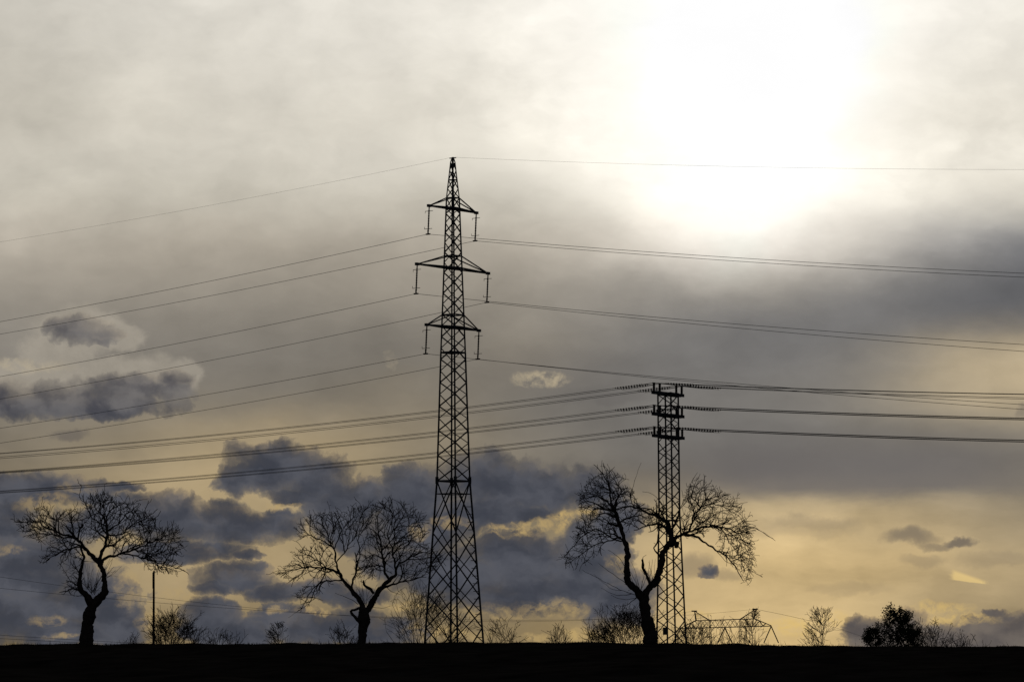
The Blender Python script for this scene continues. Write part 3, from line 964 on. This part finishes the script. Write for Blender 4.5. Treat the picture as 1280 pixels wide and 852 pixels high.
# right tree, zoomed coordinates (origin 690,570; scale 3.407)
bare_tree('widest bare tree, forked low with drooping right side, standing before the slender pylon', (690, 570, 3.407),
    [(420, 800, 66), (418, 760, 60), (405, 700, 50), (396, 640, 44), (390, 600, 46), (386, 575, 40)],
    [[(388, 610, 36), (352, 562, 30, -.1), (320, 525, 27, -.2), (319, 450, 24, -.3), (318, 395, 22, -.3), (302, 340, 18, -.3), (285, 280, 17, -.2), (268, 235, 15, -.1), (252, 190, 9, 0), (244, 130, 6, .2), (238, 85, 3, .3)],
     [(384, 605, 36), (420, 555, 33, .1), (452, 515, 30, .2), (466, 460, 26, .2), (472, 415, 25, .2), (490, 385, 24, .1), (510, 360, 30, 0), (505, 330, 22, 0), (498, 295, 17, -.1), (470, 268, 13, -.2), (400, 240, 9, -.4), (335, 215, 7, -.5), (275, 228, 5, -.4)],
     [(505, 375, 24), (540, 338, 14, .2), (600, 335, 11, .4), (655, 365, 8, .6), (700, 395, 7, .7), (755, 430, 5, .8), (800, 490, 4, .9), (822, 530, 2.4, .9)],
     [(520, 350, 12), (555, 332, 10, -.1), (592, 318, 9, -.2), (645, 303, 8.5, -.4), (700, 300, 7.5, -.6), (735, 335, 5, -.7), (748, 375, 3.6, -.8)],
     [(690, 301, 7), (740, 308, 5.5, -.6), (790, 335, 4, -.7), (815, 380, 3, -.7), (835, 420, 2, -.7)],
     [(585, 320, 9), (596, 280, 8, .1), (605, 250, 7.5, .3), (632, 215, 6.5, .5), (600, 170, 4, .5), (612, 110, 3, .6)],
     [(632, 215, 5.5, .5), (690, 200, 4, .6), (740, 215, 3, .7), (800, 250, 2.4, .8)],
     [(422, 548, 14), (398, 500, 12, -.1), (388, 470, 11, -.1), (386, 438, 9, -.1)],
     [(294, 345, 8), (250, 345, 6, .2), (200, 310, 5, .4), (150, 325, 4, .5), (100, 370, 3, .6), (62, 420, 2.4, .7)],
     [(300, 360, 7), (240, 360, 5, -.2), (170, 385, 4, -.4), (110, 430, 3, -.6)],
     [(268, 240, 8), (235, 190, 7, .3), (190, 170, 5, .4), (150, 175, 3.6, .5)],
     [(262, 215, 7), (290, 165, 5, -.2), (330, 150, 3.4, -.3)],
     [(515, 372, 22), (532, 372, 22, -.1), (528, 390, 14, -.15)],
     [(503, 335, 15), (480, 300, 12, .2), (440, 286, 9, .3), (390, 300, 5, .4), (350, 312, 3, .4)],
     [(506, 325, 13), (528, 275, 9, .2), (545, 232, 6, .3), (536, 190, 3, .3)],
     [(500, 300, 11), (455, 250, 8, .2), (420, 225, 6, .3), (370, 215, 4, .3), (330, 195, 2.6, .3)],
     [(284, 280, 7), (320, 265, 6, .3), (365, 250, 4.4, .4), (410, 262, 2.8, .4)],
     [(468, 425, 8), (445, 410, 8, -.1), (432, 395, 6, -.1), (450, 360, 5, -.2), (452, 330, 4, -.2)]],
    [([(120, 150), (160, 95), (240, 58), (300, 85), (345, 150), (360, 190), (300, 230), (240, 260), (130, 280), (112, 200)], 0.25),
     ([(110, 260), (270, 240), (290, 330), (270, 385), (190, 420), (130, 465), (60, 455), (48, 425), (95, 350)], 0.22),
     ([(290, 190), (400, 200), (480, 215), (540, 260), (520, 330), (420, 300), (340, 310), (300, 280)], 0.20),
     ([(545, 190), (605, 85), (680, 120), (770, 170), (810, 230), (840, 300), (700, 300), (600, 340), (550, 330)], 0.28),
     ([(690, 300), (840, 300), (850, 420), (845, 540), (810, 500), (755, 450), (690, 400), (720, 360)], 0.17)],
    620,
    fan(fr_, (372, 590), 12, 42, (60, 170), 95, 2.6) + fan(fr_, (425, 530), 9, 40, (40, 130), 85, 2.4)
    + [[(366, 592, 4), (300, 570, 3, .4), (220, 528, 2.4, .8), (130, 480, 1.6, 1.0)], [(362, 600, 4), (318, 632, 3, -.4), (270, 638, 1.8, -.6)],
       [(340, 585, 3), (280, 590, 2.4, .5), (210, 560, 1.6, .6)], [(345, 560, 3), (290, 520, 2.4, .5), (200, 455, 1.6, .6)], [(300, 570, 2.5, .4), (250, 560, 2, .5), (180, 500, 1.4, .7)],
       [(318, 480, 3), (285, 430, 2.4, .3), (240, 395, 1.6, .4)], [(370, 600, 3), (300, 610, 2.4, -.4), (250, 590, 1.6, -.5)],
       [(335, 170, 2.6), (355, 95, 2, .3), (381, 25, 1.4, .4)], [(215, 80, 2.4), (214, 45, 2, .3), (214, 14, 1.4, .3)], [(240, 75, 2.4), (268, 42, 1.4, .3)],
       [(800, 296, 3.4), (850, 300, 3, .3), (900, 322, 2.4, .4), (955, 358, 1.6, .4)], [(820, 298, 2.6), (870, 304, 2.2, .3), (945, 350, 1.4, .4)],
       [(385, 150, 1.8), (420, 155, 2, .3), (450, 180, 2.2, .2), (480, 225, 2.5, .1)], [(835, 440, 2, -.7), (855, 440, 1.8, -.7), (869, 472, 1.3, -.7)],
       [(700, 395, 3, .7), (740, 440, 2.6, .7), (790, 470, 2, .8), (848, 552, 1.4, .9)], [(600, 100, 2.5, .6), (622, 66, 1.4, .6)]],
    150.0, 5, GT, droop=0.15, spur=1.12)

# left tree (origin 0,590; scale 3.704)
bare_tree('bare tree with flat spreading crown and thick short trunk, left of the wooden pole', (0, 590, 3.704),
    [(398, 800, 62), (402, 750, 54), (406, 700, 52), (415, 655, 56), (424, 620, 44), (432, 590, 42)],
    [[(425, 625, 44), (455, 590, 42), (478, 565, 34), (486, 530, 26), (482, 480, 23), (465, 430, 22), (448, 405, 22, .1), (415, 380, 18, .2), (382, 340, 15, .4), (340, 302, 12, .6), (275, 282, 9, .8), (200, 250, 6, .9), (150, 225, 4, 1.0), (85, 228, 2.6, 1.0)],
     [(422, 610, 40), (400, 570, 30), (378, 550, 27, -.1), (370, 505, 20, -.2), (376, 460, 17, -.2), (388, 420, 14, -.3), (390, 385, 11, -.3), (376, 340, 7, -.4)],
     [(460, 425, 20), (472, 380, 16, -.2), (492, 330, 14, -.3), (502, 285, 12, -.3), (496, 245, 10, -.3), (480, 205, 8, -.2), (462, 175, 5, -.1), (470, 130, 3, 0)],
     [(465, 425, 15), (492, 394, 13, .2), (540, 380, 11, .4), (590, 362, 9, .6), (650, 340, 7, .7), (710, 312, 5, .8), (770, 285, 3.4, .9), (825, 258, 2.2, 1.0)],
     [(560, 372, 8), (620, 385, 7, .1), (680, 402, 6, .1), (740, 420, 4.6, .1), (810, 438, 3.4, .1), (875, 470, 2.2, .1)],
     [(498, 270, 8), (540, 240, 6, .3), (580, 195, 5, .4), (630, 150, 3, .5)],
     [(505, 290, 8), (560, 290, 6, -.4), (630, 240, 4.5, -.6), (705, 212, 2.6, -.7)],
     [(340, 302, 8), (295, 300, 7, .3), (220, 285, 5.5, .3), (150, 285, 4, .2), (100, 298, 2.6, .2)],
     [(495, 248, 7), (450, 230, 6, .3), (410, 190, 5, .4), (390, 140, 3.2, .4)],
     [(265, 280, 6, .8), (262, 220, 4.6, .7), (300, 195, 3.6, .7), (345, 165, 2.4, .7)],
     [(376, 345, 7), (320, 355, 6, -.4), (270, 380, 4.6, -.6), (225, 410, 3, -.7)],
     [(386, 552, 12), (340, 540, 7, -.2), (300, 552, 4, -.3), (278, 558, 2.4, -.3)]],
    [([(70, 225), (140, 200), (160, 165), (215, 150), (250, 190), (345, 165), (380, 200), (390, 330), (330, 330), (230, 330), (150, 305), (90, 290)], 0.22),
     ([(375, 115), (480, 90), (560, 140), (640, 130), (660, 180), (600, 240), (560, 330), (480, 350), (400, 330), (390, 200)], 0.32),
     ([(560, 240), (660, 180), (715, 205), (720, 260), (820, 255), (845, 350), (800, 400), (700, 400), (600, 400), (500, 390)], 0.25),
     ([(620, 380), (800, 400), (885, 472), (810, 468), (740, 455), (640, 435)], 0.09),
     ([(230, 320), (390, 330), (400, 420), (330, 450), (300, 470), (240, 430), (180, 415)], 0.14),
     ([(280, 555), (310, 520), (295, 450), (360, 430), (375, 540), (330, 552)], 0.05)],
    620,
    fan(fr_, (430, 560), 16, 40, (60, 170), 92, 2.6) + fan(fr_, (410, 540), 10, 40, (50, 130), 95, 2.4) + fan(fr_, (478, 490), 10, 35, (50, 110), 50, 2.2)
    + [[(405, 615, 4), (398, 590, 3.4), (394, 575, 3)], [(412, 650, 10), (395, 640, 9, -.1), (388, 652, 6, -.1)],
       [(90, 228, 2, 1.0), (60, 238, 1.4, 1.0)], [(215, 190, 2.2, .7), (225, 150, 2, .7), (210, 135, 1.3, .7)], [(480, 110, 2.4, 0), (510, 118, 2, .1), (482, 78, 1.2, .1)]],
    150.0, 8, GT, droop=0.03)

# middle tree (origin 330,600; scale 3.874)
bare_tree('bare tree with rounded airy crown and a looped limb, close left of the tall pylon', (330, 600, 3.874),
    [(470, 800, 46), (474, 760, 42), (480, 715, 46), (486, 675, 54), (484, 640, 46), (484, 612, 38)],
    [[(478, 650, 36), (472, 605, 27), (458, 570, 24), (425, 533, 20, .2), (388, 490, 17, .3), (366, 455, 13, .4), (325, 430, 10, .5), (270, 420, 8, .7), (200, 418, 5.5, .9), (130, 430, 3.6, 1.0), (80, 445, 2.4, 1.1)],
     [(488, 645, 36), (520, 600, 30), (540, 560, 26, -.1), (575, 515, 22, -.2), (612, 480, 18, -.3), (638, 455, 13, -.4), (652, 410, 9, -.4), (700, 382, 7, -.6), (770, 352, 4.6, -.8), (850, 368, 2.6, -.9)],
     [(500, 630, 22), (530, 585, 18, .3), (545, 545, 15, .4), (580, 520, 12, .4), (625, 500, 9, .5), (690, 485, 6, .7), (760, 465, 3.4, .9)],
     [(480, 690, 22), (452, 672, 15, -.15), (424, 645, 13, -.25), (430, 628, 12, -.2), (465, 618, 13, -.1)],
     [(382, 485, 12), (360, 440, 10, -.1), (350, 390, 9, -.2), (340, 335, 7, -.3), (300, 300, 5.5, -.4), (245, 278, 4, -.5), (165, 222, 2.4, -.6)],
     [(340, 330, 6), (360, 280, 4.6, .2), (395, 210, 3.4, .3), (450, 172, 2.4, .4)],
     [(424, 530, 11), (432, 490, 9, -.3), (447, 440, 8, -.4), (456, 395, 6, -.5), (440, 350, 4, -.5)],
     [(450, 420, 6, -.45), (468, 350, 5, -.3), (455, 285, 4.2, -.2), (478, 215, 3.2, 0), (470, 150, 2.2, .1)],
     [(352, 395, 6, -.2), (395, 340, 5, .1), (415, 270, 4, .3), (405, 205, 3, .4)],
     [(608, 482, 13), (585, 440, 11, .2), (575, 380, 9.5, .3), (568, 320, 8, .3), (555, 260, 6, .3), (545, 190, 4, .3), (540, 115, 2.4, .3)],
     [(640, 452, 10), (630, 390, 8, .1), (622, 330, 7, .2), (655, 285, 5.5, .3), (715, 240, 4, .4), (785, 165, 2.4, .5)],
     [(622, 330, 5), (600, 260, 4.6, -.3), (625, 180, 3.6, -.4), (618, 85, 2, -.4)],
     [(530, 545, 13), (505, 520, 12, -.2), (487, 505, 11, -.25), (484, 480, 8, -.25)],
     [(385, 485, 8), (330, 485, 7, -.2), (270, 500, 5.5, -.4), (225, 545, 4.4, -.5), (200, 600, 3, -.6), (165, 635, 2.2, -.6)]],
    [([(60, 450), (120, 400), (150, 330), (300, 310), (350, 400), (370, 470), (300, 470), (200, 470), (130, 485)], 0.22),
     ([(130, 230), (160, 215), (230, 160), (310, 150), (390, 150), (450, 130), (470, 220), (420, 330), (340, 330), (200, 300)], 0.17),
     ([(450, 130), (540, 112), (615, 80), (640, 200), (640, 400), (590, 480), (500, 470), (430, 470), (440, 330)], 0.24),
     ([(640, 100), (690, 110), (740, 140), (800, 190), (780, 300), (870, 370), (840, 410), (780, 465), (700, 490), (640, 500), (640, 300)], 0.25),
     ([(300, 480), (330, 500), (250, 560), (205, 620), (140, 655), (185, 600), (150, 575), (160, 525), (220, 495)], 0.12)],
    560,
    fan(fr_, (488, 610), 12, 26, (60, 140), 88, 2.2) + fan(fr_, (440, 555), 6, 30, (40, 110), 110, 2.0)
    + [[(520, 610, 2.6), (570, 618, 2.2, .4), (625, 600, 1.4, .6)], [(590, 510, 3), (620, 540, 2.2, .4), (665, 552, 1.4, .5)], [(455, 600, 3), (410, 570, 2.4, .4), (340, 545, 1.5, .6)],
       [(175, 630, 2, -.6), (150, 645, 1.6, -.6), (122, 665, 1.2, -.6)], [(545, 130, 2), (542, 108, 1.3)], [(90, 440, 2, 1.1), (55, 445, 1.3, 1.1)]],
    150.0, 13, GT, droop=0.02, spur=0.9)

# ------------------------------------------------------------------ shrubs and far trees on the horizon
def bush(name, label, cat, px, top_row, width, Y, seed, group, style='round', density=1.0, leaves=0):
    rng = random.Random(seed)
    s = Y / F
    b = at(px, 803, Y); gz_ = ground(b.x, Y)
    base = Vector((b.x, Y, gz_ - 0.1)); topz = at(px, top_row, Y).z
    Ht = topz - base.z; Wd = width * s
    hid = at(px, 806, Y).z - base.z
    root = empty(name, (b.x, Y, gz_)); tag(root, label, cat, group)
    m = MB(); lf = MB()
    minr = 0.30 * s * 0.72
    zh = base.z + hid
    def fits(p):
        u = (p.x - b.x) / (Wd / 2); v = (p.z - zh) / max(0.05, topz - zh)
        if style == 'leafy':
            return abs(u) < 0.95 * math.sqrt(max(0.0, 1 - ((v - 0.35) / 0.64) ** 2))
        if style == 'tall':
            if v < 0: return abs(u) < 0.8
            return v < 1.0 and abs(u) < max(0.16, 1.0 - 0.9 * max(0, v - 0.15) ** 1.0)
        return u * u + max(0, v) ** 2 < 1.0
    def grow(p, d, ln, r, lev):
        n = 4; pts, rad = [p], [r]
        for i in range(n):
            if i and not fits(p): break
            d = (d + Vector((rng.gauss(0, .16), rng.gauss(0, .16), rng.gauss(0, .10) + 0.05))).normalized()
            p = p + d * (ln / n); pts.append(p); rad.append(max(minr, r * (1 - 0.55 * (i + 1) / n)))
            if lev > 0 and i >= (1 if lev > 1 else 0):
                for _ in range(2 if rng.random() < 0.7 * density else 1):
                    a = rng.uniform(0, 6.28)
                    side = d.orthogonal(); side.rotate(Matrix.Rotation(a, 3, d))
                    grow(p, (d * rng.uniform(0.7, 1.1) + side.normalized() * rng.uniform(0.5, 0.95)).normalized(), ln * rng.uniform(0.42, 0.68), max(minr, rad[-1] * 0.65), lev - 1)
        m.tube(pts, rad, 4, cap=False)
        if leaves and lev <= 1:
            for q in pts[1:]:
                for _ in range(leaves):
                    c = q + Vector((rng.gauss(0, .5), rng.gauss(0, .5), rng.gauss(0, .5))) * (1.6 * s * 2)
                    k = rng.uniform(0.8, 1.7) * s
                    u = Vector((rng.gauss(0, 1), rng.gauss(0, 1), rng.gauss(0, 1))).normalized(); w_ = u.orthogonal().normalized()
                    i0 = len(lf.v); lf.v += [c - u * k, c + w_ * k * .6, c + u * k, c - w_ * k * .6]; lf.f.append((i0, i0+1, i0+2, i0+3))
    if style == 'round':
        for i in range(int(17 * density) + 6):
            a = rng.uniform(-1, 1); sp_ = rng.uniform(-1, 1) * 0.6
            d = Vector((a * 0.62 * Wd / max(Ht - hid, 0.1) * 0.9, sp_, 1.0)).normalized()
            p = base + Vector((a * Wd * 0.10, sp_ * Wd * 0.1, 0))
            reach = hid + (Ht - hid) * math.sqrt(max(0.1, 1 - 0.6 * a * a))
            grow(p, d, reach * 0.95 / max(0.5, d.z), 0.9 * s * 0.6, 2)
    else:
        lead = base + Vector((0, 0, Ht))
        n = 9; pts = [base.lerp(lead, i / n) + Vector((rng.gauss(0, .12), rng.gauss(0, .12), 0)) * Wd * 0.08 * (i > 0) for i in range(n + 1)]
        m.tube(pts, [max(minr, 1.5 * s * 0.5 * (1 - i / n)) for i in range(n + 1)], 6, cap=False)
        for i in range(2, n):
            for _ in range(7):
                if pts[i].z < base.z + hid * 0.55: continue
                a = rng.uniform(0, 6.28); t = (pts[i].z - base.z) / Ht
                wd = math.sin(min(1.0, 1.15 - t * 0.95) * math.pi * 0.9) if style == 'tall' else 1.0
                d = Vector((math.cos(a), math.sin(a), rng.uniform(0.5, 1.1))).normalized()
                grow(pts[i], d, Wd * 0.50 * max(0.25, wd), max(minr, 0.5 * s * 0.6), 1)
    m.build('trunk' if leaves else 'branches', MAT['twig'], root)
    if lf.v: lf.build('crown', MAT['leaf'], root)
    return root

GB = 'bare shrubs and trees along the horizon'
SH = [
 ('bare_shrub', 'rounded bare shrub at the foot of the wooden pole', 'shrub', 217, 769, 56, 330, 21, 'round', 1.3),
 ('bare_shrub', 'tiny bare shrub just left of the wooden pole', 'shrub', 165, 794, 16, 330, 22, 'round', 0.4),
 ('bare_shrub', 'low ragged bare shrub between the pole and a taller twiggy shrub', 'shrub', 279, 793, 38, 340, 23, 'round', 0.6),
 ('bare_shrub', 'small spiky bare shrub halfway between the pole and the middle tree', 'shrub', 348, 778, 38, 360, 24, 'tall', 0.8),
 ('bare_shrub', 'sparse bare shrub touching the trunk of the middle tree', 'shrub', 430, 788, 38, 350, 25, 'round', 0.5),
 ('bare_tree', 'thin bare young tree seen through the legs of the tall pylon', 'tree', 533, 746, 72, 380, 26, 'round', 1.2),
 ('bare_shrub', 'small upright bare shrub just right of the tall pylon', 'shrub', 626, 778, 32, 360, 27, 'round', 0.6),
 ('bare_shrub', 'smallest bare shrub standing alone midway between the two near pylons', 'shrub', 699, 786, 22, 360, 28, 'round', 0.5),
 ('bare_shrub', 'dense bare thicket left of the widest tree\'s trunk', 'shrub', 786, 766, 66, 330, 29, 'round', 1.6),
 ('bare_shrub', 'low dark bare shrub left of the dense thicket', 'shrub', 752, 783, 34, 335, 41, 'round', 1.0),
 ('bare_shrub', 'scrubby bare shrub at the foot of the slender pylon', 'shrub', 868, 783, 44, 340, 30, 'round', 1.0),
 ('bare_shrub', 'thin bare shrub seen through the right leg of the portal pylon', 'shrub', 941, 761, 40, 420, 31, 'tall', 0.8),
 ('bare_shrub', 'faint bare shrub under the middle of the portal pylon', 'shrub', 911, 784, 24, 420, 32, 'round', 0.5),
 ('bare_tree', 'bare pointed tree right of the portal pylon, against the yellow sky', 'tree', 1029, 760, 60, 400, 33, 'tall', 1.0),
 ('bare_shrub', 'bare rounded shrub adjoining the leafy dark trees on their right', 'shrub', 1157, 786, 44, 380, 34, 'round', 1.2),
 ('bare_shrub', 'tiny bare shrub right of the leafy trees, larger of two', 'shrub', 1194, 797, 20, 380, 35, 'round', 0.8),
 ('bare_shrub', 'tiny bare shrub nearest the right picture edge, smaller of two', 'shrub', 1217, 799, 22, 380, 36, 'round', 0.8),
]
for nm, lb, ct, px, tr_, wd, Y, sd_, sty, den in SH:
    bush(nm, lb, ct, px, tr_, wd, Y, sd_, GB, sty, den)
bush('leafy_tree', 'tallest dark leafy tree on the right horizon', 'tree', 1120, 762, 50, 380, 37, 'dark leafy trees on the right horizon', 'leafy', 1.3, 4)
bush('leafy_tree', 'small dark leafy tree left of the tallest leafy one', 'tree', 1092, 786, 27, 380, 38, 'dark leafy trees on the right horizon', 'leafy', 1.0, 3)
bush('leafy_tree', 'low dark leafy tree hugging the right side of the tallest one', 'tree', 1141, 782, 26, 378, 39, 'dark leafy trees on the right horizon', 'leafy', 1.0, 2)

for o in scene.objects:
    if '_o' in o: del o['_o']
